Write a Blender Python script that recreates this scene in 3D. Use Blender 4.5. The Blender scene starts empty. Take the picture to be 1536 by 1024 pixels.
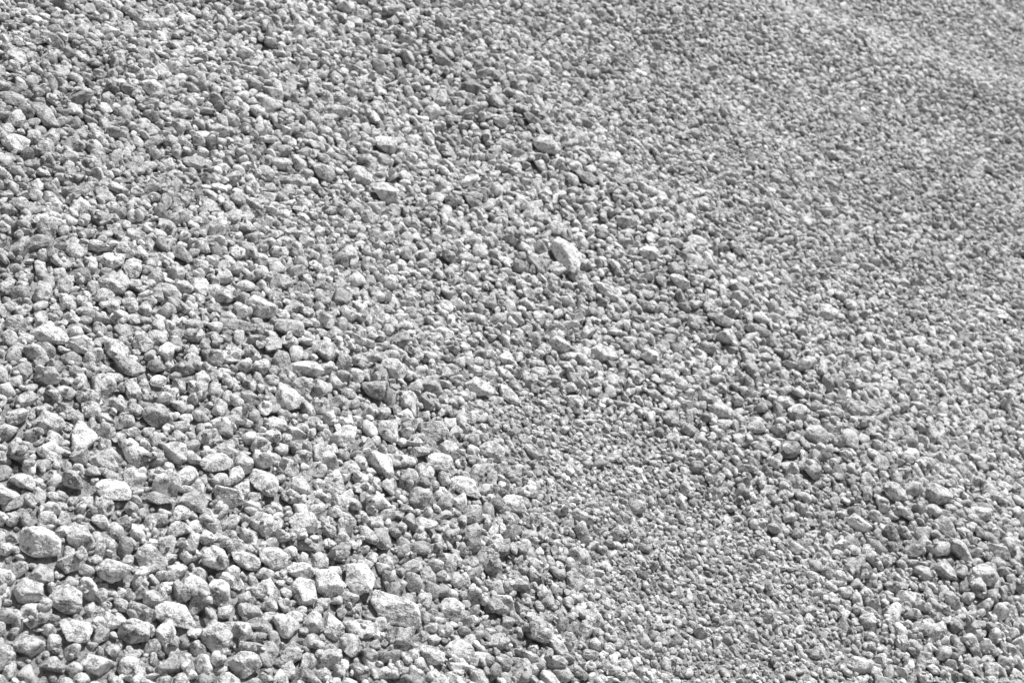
import bpy, math, random, time
import numpy as np
from mathutils import Matrix, Vector, noise
T0=time.time()
rng=np.random.default_rng(7); random.seed(7)
scene=bpy.context.scene
# ------------------------------------------------ camera & slope frame
PITCH=math.atan2(.544,.725); H_CAM=1.80
cam_pos=np.array([0,0,H_CAM])
fwd=np.array([0,math.cos(PITCH),-math.sin(PITCH)]); up=np.array([0,math.sin(PITCH),math.cos(PITCH)]); rt=np.array([1.,0,0])
SL=math.atan2(.423,.906)
ES=np.array([math.cos(SL),0,-math.sin(SL)]); EY=np.array([0,1.,0]); EN=np.array([math.sin(SL),0,math.cos(SL)])
FPX=1536*50/36
def g(px,py,h=0.):
    """point of the slope (s along the fall line, y across) seen at a place of the photograph"""
    u=(px-768)/FPX; v=(512-py)/FPX
    d=fwd+u*rt+v*up
    t=-(cam_pos@EN-h)/(d@EN)
    P=cam_pos+t*d
    return P@ES,P@EY,t
def g2(px,py):
    h=0.
    for _ in range(12):
        s,y,t=g(px,py,h); h=.5*h+.5*(float(relief(s,y))+.012)
    return s,y,t
def project(s,y,h=0.):
    P=np.outer(s,ES)+np.outer(y,EY)+np.outer(np.zeros(len(s))+h,EN)-cam_pos
    z=P@fwd
    zz=np.maximum(z,.05)
    return 768+FPX*(P@rt)/zz,512-FPX*(P@up)/zz,z
# ------------------------------------------------ smooth value noise
def vnoise(x,y,seed):
    r=np.random.default_rng(seed); tab=r.random((256,256))
    xi=np.floor(x).astype(int); yi=np.floor(y).astype(int)
    fx=x-xi; fy=y-yi; fx=fx*fx*(3-2*fx); fy=fy*fy*(3-2*fy)
    a=tab[xi%256,yi%256]; b=tab[(xi+1)%256,yi%256]; c=tab[xi%256,(yi+1)%256]; d=tab[(xi+1)%256,(yi+1)%256]
    return (a*(1-fx)+b*fx)*(1-fy)+(c*(1-fx)+d*fx)*fy-.5
# ------------------------------------------------ relief
RIDGE=[g(*p)[:2] for p in [(520,-60),(700,110),(850,230),(1000,380),(1150,500),(1300,700),(1520,880)]]
def poly_dist(poly,s,y):
    best=np.full(np.shape(s),9.)
    for (a,b),(c,d) in zip(poly[:-1],poly[1:]):
        L2=(c-a)**2+(d-b)**2
        t=np.clip(((s-a)*(c-a)+(y-b)*(d-b))/L2,0,1)
        best=np.minimum(best,np.hypot(s-(a+t*(c-a)),y-(b+t*(d-b))))
    return best
B1=[g(1000,-30)[:2],g(1180,30)[:2],g(1330,90)[:2],g(1560,190)[:2]]
BUMPS=[(250,820,.55,.03),(930,720,.40,-.03),(620,400,.35,-.015),(420,470,.22,.015),(90,130,.35,.02),(1080,900,.35,-.012),
       (1400,780,.25,.015),(950,80,.5,-.015),(1350,420,.5,-.01),(600,640,.3,.015)]
BUMPS=[(*g(a,b)[:2],r,h) for a,b,r,h in BUMPS]
def relief(s,y):
    s=np.asarray(s,float); y=np.asarray(y,float)
    h=.025*vnoise(s*1.3+5,y*1.3,1)+.022*vnoise(s*3.1,y*3.1+9,2)+.010*vnoise(s*7,y*7,3)+.006*vnoise(s*15,y*15,4)
    far=np.clip((y-3.0)/2,0,1)
    h=h+far*(.07*vnoise(s*1.6+1,y*1.1,31)+.035*vnoise(s*3.6+1,y*2.6,32)+.015*vnoise(s*8,y*6,33))
    h=h+.028*np.exp(-(poly_dist(RIDGE,s,y)/.17)**2)+.055*np.exp(-(poly_dist(B1,s,y)/.30)**2)
    for a,b,r,k in BUMPS: h=h+k*np.exp(-((s-a)**2+(y-b)**2)/r**2)
    return h
COARSE=[(200,850,400,.5),(500,720,210,.6),(80,600,240,.5),(600,560,140,.45),(350,460,140,.5),(30,160,130,.55),(230,110,130,.4),(350,250,120,.2),
        (500,170,110,.45),(570,270,100,.45),(620,60,100,.65),(700,120,100,.8),(800,200,100,.8),(880,270,90,.75),(950,330,90,.75),(1030,400,90,.75),
        (1110,460,90,.75),(850,380,80,.55),(900,520,120,.5),(1000,590,90,.4),(1230,650,100,.6),(1330,740,100,.7),(1430,800,140,.7),(1500,930,140,.6),(1350,960,100,.35),
        (800,950,150,.25),(700,700,70,.4),
        (880,670,130,-1.),(990,760,150,-1.),(1080,870,160,-1.),(1150,960,150,-.6),(930,980,120,-.3),(480,330,70,-.25),(640,420,80,-.3),(130,300,80,-.2),(1300,520,150,-.25),(810,620,80,-.6),
        (1150,250,200,-.1),(1350,230,180,-.1),(1100,640,80,-.2)]
COARSE=[(*g(a,b)[:2],r/FPX*g(a,b)[2],w) for a,b,r,w in COARSE]
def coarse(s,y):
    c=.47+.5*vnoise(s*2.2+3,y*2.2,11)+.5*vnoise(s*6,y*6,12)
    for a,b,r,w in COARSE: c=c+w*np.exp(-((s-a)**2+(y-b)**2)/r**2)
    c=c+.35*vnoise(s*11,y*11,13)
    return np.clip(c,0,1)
def palemap(s,y):
    return .12*np.exp(-(poly_dist(B1,s,y)/.3)**2)+.12*vnoise(s*1.7,y*1.7,21)+.12*vnoise(s*5,y*5,22)
# ------------------------------------------------ rock templates
import bmesh
def ico(sub):
    bm=bmesh.new(); bmesh.ops.create_icosphere(bm,subdivisions=sub,radius=1)
    v=np.array([x.co[:] for x in bm.verts]); f=np.array([[q.index for q in p.verts] for p in bm.faces]); bm.free(); return v,f
ICO={k:ico(k) for k in (1,2,3,5)}
def rock(sub,seed):
    """convex crushed stone: fractured by random planes, edges a little worn"""
    r=np.random.default_rng(seed)
    v,f=ICO[sub]
    n=int(r.integers(8,13))
    D=r.normal(size=(n,3)); D/=np.linalg.norm(D,axis=1)[:,None]
    off=r.uniform(.48,.82,n)
    p=r.choice([16,26,42]) if sub>2 else 26
    q=np.maximum(v@D.T,0)/off[None]
    rad=((q**p).sum(1)+1.)**(-1/p)
    v=v*rad[:,None]
    if sub>=3:
        o=Vector(r.uniform(-50,50,3))
        disp=np.array([noise.noise(Vector(a)*2.0+o)*.09+noise.noise(Vector(a)*5+o)*.05+((abs(noise.noise(Vector(a)*8+o))*-.08+noise.noise(Vector(a)*18+o)*.025) if sub>3 else 0) for a in v])
        v=v*(1+disp)[:,None]
    elif sub==1:
        v=v*(1+r.uniform(-.12,.12,len(v)))[:,None]
    mn=v.min(0); mx=v.max(0)
    v=(v-(mn+mx)/2)/((mx-mn)/2)
    return v,f
NV={1:16,2:30,3:40,5:50}
TEMPL={k:[rock(k,1000*k+i) for i in range(n)] for k,n in NV.items()}
print("templates",time.time()-T0)
# ------------------------------------------------ placing stones on a height raster
RES=.003
ss=[];yy=[]
for px in np.linspace(-200,1740,30):
    for py in np.linspace(-120,1150,30):
        a,b,t=g(px,py); 
        if 0<t<13: ss.append(a);yy.append(b)
S0,S1,Y0,Y1=min(ss)-.1,max(ss)+.1,min(yy)-.1,max(yy)+.1
NS=int((S1-S0)/RES)+1; NY=int((Y1-Y0)/RES)+1
HM=np.zeros((NS,NY),np.float32); KM=np.zeros((NS,NY),bool)
out=[]
discs={}
def disc(r):
    if r not in discs:
        k=np.arange(-r,r+1); q=(k[:,None]**2+k[None,:]**2)/(r+.3)**2
        discs[r]=np.sqrt(np.clip(1-q,0,1)).astype(np.float32)
    return discs[r]
def add(s,y,d,zc,a,b,c,ang,tone,tilt=.25,key=False):
    r=max(1,int(round(math.sqrt(a*b)/RES)))
    i=int((s-S0)/RES); j=int((y-Y0)/RES)
    if i-r<0 or j-r<0 or i+r+1>NS or j+r+1>NY: return
    if key:
        R_=int(a/RES)+1; k=np.arange(-R_,R_+1)*RES
        ca,sa_=math.cos(ang),math.sin(ang)
        U=k[:,None]*ca+k[None,:]*sa_; V=-k[:,None]*sa_+k[None,:]*ca
        D=np.sqrt(np.clip(1-(U/a)**2-(V/b)**2,0,1)).astype(np.float32); r=R_
        KM[i-r:i+r+1,j-r:j+r+1]|=D>0
    else: D=disc(r)
    P=HM[i-r:i+r+1,j-r:j+r+1]
    if P.shape!=D.shape: return
    np.maximum(P,np.where(D>0,zc+c*D*.85,0),out=P)
    out.append((s,y,zc,a,b,c,ang,tone,tilt))
# stones one can point at: x,y,long,short,angle(down-right +),tone (dark ridge stones have shade painted into theirs)
KEY=[(24,212,42,34,0,.8),(68,172,62,28,35,.4),(20,145,42,30,0,.35),(245,103,34,26,0,1.05),(455,35,32,26,0,.8),(228,128,40,25,10,.75),(410,135,40,28,20,.5),(505,163,44,30,15,.7),
(577,215,38,30,0,.9),(660,85,40,25,30,.35),(712,90,30,20,20,.25),(708,128,34,24,10,.2),(800,177,36,24,0,.2),(822,215,44,36,0,.65),(540,260,42,30,10,.65),(577,288,42,36,0,.75),(485,255,35,30,0,.65),
(555,322,26,24,0,.6),(833,338,28,22,0,.9),(850,385,70,42,48,1.1),(805,392,38,28,20,.4),(915,434,52,34,20,.95),(1045,360,34,24,0,.8),(1045,390,38,26,0,.55),(1112,432,42,28,20,.3),(1080,475,44,24,10,.4),
(1140,492,46,22,-10,.45),(1092,503,38,28,0,.7),(200,397,48,28,80,.65),(275,378,42,28,60,.3),(243,380,40,22,-10,.95),(170,420,45,40,0,.6),(300,425,46,30,70,.65),(392,455,50,44,0,.8),(435,487,46,42,30,.5),
(355,483,56,26,0,.3),(142,467,58,28,10,.4),(78,497,60,34,15,.8),(26,482,38,32,0,.65),(330,435,42,35,0,.65),(255,432,42,28,20,.5),(487,522,42,34,60,.65),(462,547,52,26,0,1.),(195,547,54,30,-5,.45),
(215,510,32,30,0,.65),(590,548,42,34,0,.65),(668,495,32,26,0,1.),(432,590,56,42,75,.7),(480,580,36,34,0,.5),(560,580,42,38,50,.3),(650,575,40,36,20,.35),(720,578,46,30,20,.8),(763,588,44,28,35,.7),
(905,527,48,30,35,.8),(865,600,42,28,60,.7),(765,535,36,24,10,.85),(840,512,34,28,0,.8),(126,650,54,40,70,.8),(235,618,50,38,-30,.4),(75,630,48,36,0,.6),(36,715,42,34,0,.6),(76,672,40,30,0,.95),
(170,730,60,44,-10,.95),(160,683,48,34,10,.55),(263,672,43,38,0,.65),(325,688,52,38,-20,.65),(398,718,62,42,60,.7),(490,678,43,40,0,.7),(520,652,54,38,-60,.8),(585,640,45,40,60,.75),(573,690,54,34,30,.8),
(650,640,48,44,0,.6),(663,692,50,36,10,.75),(738,672,40,34,0,.7),(700,725,52,34,15,.8),(772,752,42,32,0,.85),(60,808,66,52,20,.95),(170,848,52,46,20,.75),(122,798,48,38,0,.65),(290,745,50,40,-15,.5),
(240,742,48,30,0,.35),(228,833,50,38,15,.7),(345,738,50,40,0,.7),(455,780,46,42,0,.6),(575,802,54,32,80,.35),(540,862,66,46,75,.85),(496,870,50,44,0,1.05),(456,880,52,42,70,.8),(596,905,86,54,8,.9),
(410,830,46,42,0,.65),(370,833,46,36,0,.65),(332,882,50,36,35,.75),(265,917,68,40,0,.88),(100,893,50,42,-10,.6),(42,880,50,44,0,.55),(44,960,48,42,0,.6),(112,940,50,40,0,.8),(146,988,46,40,0,.7),
(502,930,52,34,80,.75),(430,935,46,42,0,.6),(368,990,50,42,0,.65),(325,950,50,42,20,.6),(690,970,46,38,0,.7),(650,975,44,30,40,.65),(1405,738,46,34,0,.7),(1290,780,44,30,0,.8),(1345,735,42,30,0,.65),
(1420,787,40,24,60,.5),(1470,765,44,30,-20,.7),(1440,820,48,32,15,.55),(1475,857,44,38,0,.65),(1415,850,42,32,0,.6),(1500,822,42,32,0,.6),(1225,648,40,30,0,.6),(1276,655,38,28,70,.55),(1082,612,46,26,8,.55),
(1240,467,36,26,0,.8),(1287,175,34,20,10,.7),(872,830,40,28,20,.5),(875,770,36,26,20,.6),(680,908,42,34,0,.7),(756,895,36,30,0,.75),(940,330,34,24,0,.6),(975,375,34,24,0,.85),(1020,420,36,24,0,.75),
(880,262,36,26,0,.5),(760,215,34,26,0,.5),(745,150,34,24,0,.5),(1290,990,42,34,0,.6),(380,300,30,22,0,.55),(290,240,36,26,0,.5),(325,355,36,24,0,.8),(930,265,28,20,0,.6),(1005,560,32,22,10,.75),(1180,600,30,22,0,.75)]
for (x,y_,L,W,A,t) in KEY:
    s,y,z=g2(x,y_+W*.1)
    a=L/FPX*z/2*1.02; b=W/FPX*z/2*1.0; c=b*rng.uniform(.66,.88)
    add(s,y,2*a,c*.6,a,b,c,-math.radians(A),t,.12,True)
nkey=len(out)
AREA=(S1-S0)*(Y1-Y0)
def scatter(d,n_per_m2,fill,thr,layer=0):
    N=int(AREA*n_per_m2)
    s=rng.uniform(S0,S1,N); y=rng.uniform(Y0,Y1,N)
    px,py,z=project(s,y)
    m=(z>.3)&(px>-190)&(px<1730)&(py>-110)&(py<1140)&(d>.0024*z)
    if d<.015: m&=(px>-50)&(px<1586)&(py>-50)&(py<1080)
    s=s[m];y=y[m];z=z[m]
    co=coarse(s,y)
    m=rng.random(len(s))<fill(co)
    s=s[m];y=y[m];z=z[m]; pm=palemap(s,y); co=co[m]
    k0=len(out)
    U=rng.random((len(s),6)); G=rng.normal(size=len(s))
    for q in range(len(s)):
        dd=d*(.82+.42*U[q,0]); asp=.56+.44*U[q,1]
        a=dd/2/math.sqrt(asp)*1.03; b=dd/2*math.sqrt(asp)*1.03; c=dd/2*(.52+.36*U[q,2])
        i=int((s[q]-S0)/RES); j=int((y[q]-Y0)/RES); r=max(1,int(dd/2/RES*.86))
        if i-r<0 or j-r<0 or i+r+1>NS or j+r+1>NY: continue
        P=HM[i-r:i+r+1,j-r:j+r+1]
        if layer==0:
            if HM[i,j]>0 or np.count_nonzero(P)>thr*P.size: continue
            zc=c*(.32+.45*U[q,3])*(.6+.4*co[q])
        else:
            if KM[i-r:i+r+1,j-r:j+r+1].any(): continue
            zc=float(P.mean())+c*(.05+.3*U[q,3])
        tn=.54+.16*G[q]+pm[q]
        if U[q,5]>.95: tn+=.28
        if d<.012 and layer==0: tn-=.30*co[q]      # painted gap shade: fines between coarse stones coloured darker
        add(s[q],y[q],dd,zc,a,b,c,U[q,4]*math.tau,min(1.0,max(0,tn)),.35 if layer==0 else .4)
    print("d",d,layer,len(out)-k0,round(time.time()-T0,1))
scatter(.043,60, lambda c:.2*c**3,.10)
scatter(.038,300,lambda c:.01+.34*c**2.2,.10)
scatter(.033,1000,lambda c:.01+.6*c**1.6,.12)
scatter(.028,2600,lambda c:.015+.8*c**1.2,.14)
scatter(.0235,4800,lambda c:.02+.9*c,.16)
scatter(.0195,6000,lambda c:.06+.8*c,.20)
scatter(.0165,8000,lambda c:.12+.5*c,.24)
scatter(.025,110,lambda c:.03+c,.2,1)
scatter(.019,450,lambda c:.15+.85*c,.2,1)
scatter(.0135,13000,lambda c:.5+.2*c,.3)
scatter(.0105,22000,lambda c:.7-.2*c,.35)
scatter(.013,800,lambda c:.8+0*c,.3,1)
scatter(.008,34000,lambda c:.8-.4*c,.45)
scatter(.0075,1800,lambda c:.9-.5*c,.3,1)
A=np.array(out)
RL=relief(A[:,0],A[:,1])
px,py,z=project(A[:,0],A[:,1],RL+A[:,2])
size=np.sqrt(A[:,3]*A[:,4])*2/z*FPX
inf=(px>15)&(px<1521)&(py>15)&(py<1009)
score=np.where(inf,size,0); score[:nkey]+=np.where(inf[:nkey],1000,0)
order=np.argsort(-score); single=order[:300]
is_single=np.zeros(len(A),bool); is_single[single]=True
base=np.outer(A[:,0],ES)+np.outer(A[:,1],EY)+np.outer(RL+A[:,2],EN)
n=len(A)
ang=A[:,6]; tx=rng.normal(size=n)*A[:,8]; ty=rng.normal(size=n)*A[:,8]
def rotm(ax,t):
    c=np.cos(t);s_=np.sin(t);M=np.zeros((len(t),3,3)); i,j,k=ax,(ax+1)%3,(ax+2)%3
    M[:,i,i]=1;M[:,j,j]=c;M[:,k,k]=c;M[:,j,k]=-s_;M[:,k,j]=s_;return M
FR=np.stack([ES,EY,EN],1)
R=FR[None]@rotm(2,ang)@rotm(0,tx)@rotm(1,ty)
# ------------------------------------------------ materials
def stone_mat(name,mode):
    m=bpy.data.materials.new(name); m.use_nodes=True; nt=m.node_tree; N=nt.nodes; L=nt.links
    b=N["Principled BSDF"]; b.inputs["Roughness"].default_value=.75; b.inputs["Specular IOR Level"].default_value=.4
    geo=N.new("ShaderNodeNewGeometry")
    if mode=="attr":
        at=N.new("ShaderNodeAttribute"); at.attribute_name="tone"; tone=at.outputs["Fac"]
    elif mode=="prop":
        at=N.new("ShaderNodeAttribute"); at.attribute_type='OBJECT'; at.attribute_name="tone"; tone=at.outputs["Fac"]
    else:
        v=N.new("ShaderNodeValue"); v.outputs[0].default_value=.1; tone=v.outputs[0]
    def nz(scale,detail,rough=.6):
        t=N.new("ShaderNodeTexNoise"); t.inputs["Scale"].default_value=scale; t.inputs["Detail"].default_value=detail; t.inputs["Roughness"].default_value=rough
        L.new(geo.outputs["Position"],t.inputs["Vector"]); return t.outputs["Fac"]
    def rng_(x,a,b_,c,d):
        t=N.new("ShaderNodeMapRange"); t.inputs[1].default_value=a;t.inputs[2].default_value=b_;t.inputs[3].default_value=c;t.inputs[4].default_value=d
        L.new(x,t.inputs[0]); return t.outputs[0]
    def mth(op,x,y):
        t=N.new("ShaderNodeMath"); t.operation=op
        for k,q in enumerate((x,y)):
            if isinstance(q,(int,float)): t.inputs[k].default_value=q
            else: L.new(q,t.inputs[k])
        return t.outputs[0]
    base=rng_(tone,0,1.1,.22,.98)
    big=nz(80,3,.6)
    blotch=rng_(big,.36,.62,1.18,.80)
    fine=nz(420,3,.8)
    fl=mth('ADD',fine,mth('MULTIPLY',big,.8))     # flecks gather in the darker patches
    fleck=rng_(fl,.92,1.03,1.0,.42)
    grain=rng_(fine,.34,.62,1.24,.78)
    col=mth('MULTIPLY',mth('MULTIPLY',base,blotch),mth('MULTIPLY',fleck,grain))
    col=mth('MINIMUM',col,.9)
    cc=N.new("ShaderNodeCombineColor")
    for k in range(3): L.new(col,cc.inputs[k])
    L.new(cc.outputs[0],b.inputs["Base Color"])
    bp=N.new("ShaderNodeBump"); bp.inputs["Strength"].default_value=1.; bp.inputs["Distance"].default_value=.0025
    L.new(nz(180,2,.75),bp.inputs["Height"])
    L.new(bp.outputs[0],b.inputs["Normal"])
    return m
M_stuff=stone_mat("crushed_stone",'attr'); M_one=stone_mat("speckled_stone",'prop'); M_ground=stone_mat("stone_dust",'val')
# ------------------------------------------------ the mass of gravel, one object
lod=np.where(size>15,3,np.where(size>8,2,1))
VV=[];FF=[];TT=[];SM=[];off=0
for k in (1,2,3):
    idx=np.where((lod==k)&(~is_single))[0]
    var=rng.integers(0,NV[k],len(idx))
    for q in range(NV[k]):
        ii=idx[var==q]
        if not len(ii): continue
        tv,tf=TEMPL[k][q]
        loc=tv[None]*A[ii][:,None,3:6]
        w=np.einsum('nij,nvj->nvi',R[ii],loc)+base[ii][:,None]
        VV.append(w.reshape(-1,3).astype(np.float32))
        f=tf[None]+(off+np.arange(len(ii))*len(tv))[:,None,None]
        FF.append(f.reshape(-1,3)); TT.append(np.repeat(A[ii,7],len(tv))); SM.append(np.full(len(ii)*len(tf),k==3 and q%2>0))
        off+=len(ii)*len(tv)
VV=np.concatenate(VV);FF=np.concatenate(FF).astype(np.int32);TT=np.concatenate(TT).astype(np.float32);SM=np.concatenate(SM)
def mesh_from(name,V,F,smooth):
    me=bpy.data.meshes.new(name)
    me.vertices.add(len(V)); me.vertices.foreach_set("co",np.ascontiguousarray(V,dtype=np.float32).ravel())
    me.loops.add(F.size); me.loops.foreach_set("vertex_index",F.ravel().astype(np.int32))
    me.polygons.add(len(F)); me.polygons.foreach_set("loop_start",(np.arange(len(F))*F.shape[1]).astype(np.int32))
    me.update(calc_edges=True)
    me.polygons.foreach_set("use_smooth",smooth); me.update(); return me
me=mesh_from("gravel",VV,FF,SM)
at=me.attributes.new("tone",'FLOAT','POINT'); at.data.foreach_set("value",TT)
me.materials.append(M_stuff)
ob=bpy.data.objects.new("gravel",me); scene.collection.objects.link(ob)
ob["kind"]="stuff"; ob["label"]="loose grey crushed gravel covering the whole slope"; ob["category"]="gravel"
print("faces",len(FF),time.time()-T0)
# ------------------------------------------------ the largest stones, one object each
rock_meshes=[]
for q,(tv,tf) in enumerate(TEMPL[5]):
    m_=mesh_from("gravel_stone",tv,tf,np.ones(len(tf),bool)); m_.materials.append(M_one); rock_meshes.append(m_)
for cnt,i in enumerate(single):
    o=bpy.data.objects.new("gravel_stone",rock_meshes[int(rng.integers(0,NV[5]))])
    M4=np.eye(4); M4[:3,:3]=R[i]*A[i,3:6][None,:]; M4[:3,3]=base[i]
    o.matrix_world=Matrix(M4.tolist())
    t=float(A[i,7]); o["tone"]=t
    sz=A[i,3]*2; el=A[i,3]/A[i,4]
    w1="large" if sz>.062 else ("medium-sized" if sz>.045 else "small")
    w2="pale" if t>.76 else ("dark grey" if t<.42 else "mid-grey")
    w3="long narrow" if el>1.7 else ("oblong" if el>1.3 else "chunky")
    o["label"]=f"{w1} {w2} {w3} speckled stone lying on loose gravel"
    o["category"]="stone"; o["group"]="loose stones on the gravel slope"
    scene.collection.objects.link(o)
# ------------------------------------------------ ground sheet reaching the horizon
def axis(lo,hi,step):
    mid=list(np.arange(lo,hi,step)); st=step; a=[];x=hi
    while x<400: a.append(x); st*=1.18; x+=st
    st=step;b=[];x=lo
    while x>-400:
        st*=1.18; x-=st; b.append(x)
    return np.array(b[::-1]+mid+a)
sa=axis(S0,S1,.02); ya=axis(Y0,Y1,.02)
SG,YG=np.meshgrid(sa,ya,indexing='ij')
fs=np.linspace(-420,420,84001); w=np.clip((9-np.abs(fs))/3,0,1); w=w*w*(3-2*w); an=SL*w
X=np.cumsum(np.cos(an))*.01; Z=np.cumsum(-np.sin(an))*.01
i0=np.searchsorted(fs,0); X-=X[i0]; Z-=Z[i0]
XG=np.interp(SG,fs,X); ZG=np.interp(SG,fs,Z); AG=np.interp(SG,fs,an)
hh=relief(SG,YG)
Vg=np.stack([XG+np.sin(AG)*hh,YG,ZG+np.cos(AG)*hh],-1).reshape(-1,3)
a_,b_=SG.shape; I=np.arange(a_*b_).reshape(a_,b_)
Fg=np.stack([I[:-1,:-1],I[1:,:-1],I[1:,1:],I[:-1,1:]],-1).reshape(-1,4)
mg=mesh_from("ground",Vg,Fg,np.ones(len(Fg),bool)); mg.materials.append(M_ground)
og=bpy.data.objects.new("ground",mg); og["kind"]="structure"; og["label"]="dusty grey gravel slope under the loose stones"; og["category"]="ground"
scene.collection.objects.link(og)
# ------------------------------------------------ light
EL=math.radians(47); AZ=math.radians(37)   # azimuth from +Y toward +X
sd=Vector((math.sin(AZ)*math.cos(EL),math.cos(AZ)*math.cos(EL),math.sin(EL)))
ld=bpy.data.lights.new("sun",'SUN'); ld.energy=5.0; ld.angle=math.radians(.5); ld.color=(1,1,1)
lo=bpy.data.objects.new("sun",ld); lo.rotation_euler=sd.to_track_quat('Z','Y').to_euler(); scene.collection.objects.link(lo)
wd=bpy.data.worlds.new("World"); scene.world=wd; wd.use_nodes=True; nt=wd.node_tree
sky=nt.nodes.new("ShaderNodeTexSky"); sky.sky_type='NISHITA'; sky.sun_disc=False; sky.sun_elevation=EL; sky.sun_rotation=AZ
hs=nt.nodes.new("ShaderNodeHueSaturation"); hs.inputs["Saturation"].default_value=0.0
nt.links.new(sky.outputs[0],hs.inputs["Color"]); nt.links.new(hs.outputs[0],nt.nodes["Background"].inputs["Color"])
nt.nodes["Background"].inputs["Strength"].default_value=.05
# ------------------------------------------------ camera
cd=bpy.data.cameras.new("camera"); cd.lens=50; cd.sensor_width=36; cd.clip_end=1000; cd.clip_start=.05
cd.dof.use_dof=True; cd.dof.focus_distance=2.45; cd.dof.aperture_fstop=8
co=bpy.data.objects.new("camera",cd); co.location=cam_pos.tolist(); co.rotation_euler=(math.pi/2-PITCH,0,0)
scene.collection.objects.link(co); scene.camera=co
scene.view_settings.view_transform='Standard'; scene.view_settings.look='None'; scene.view_settings.exposure=0
print("done",time.time()-T0)
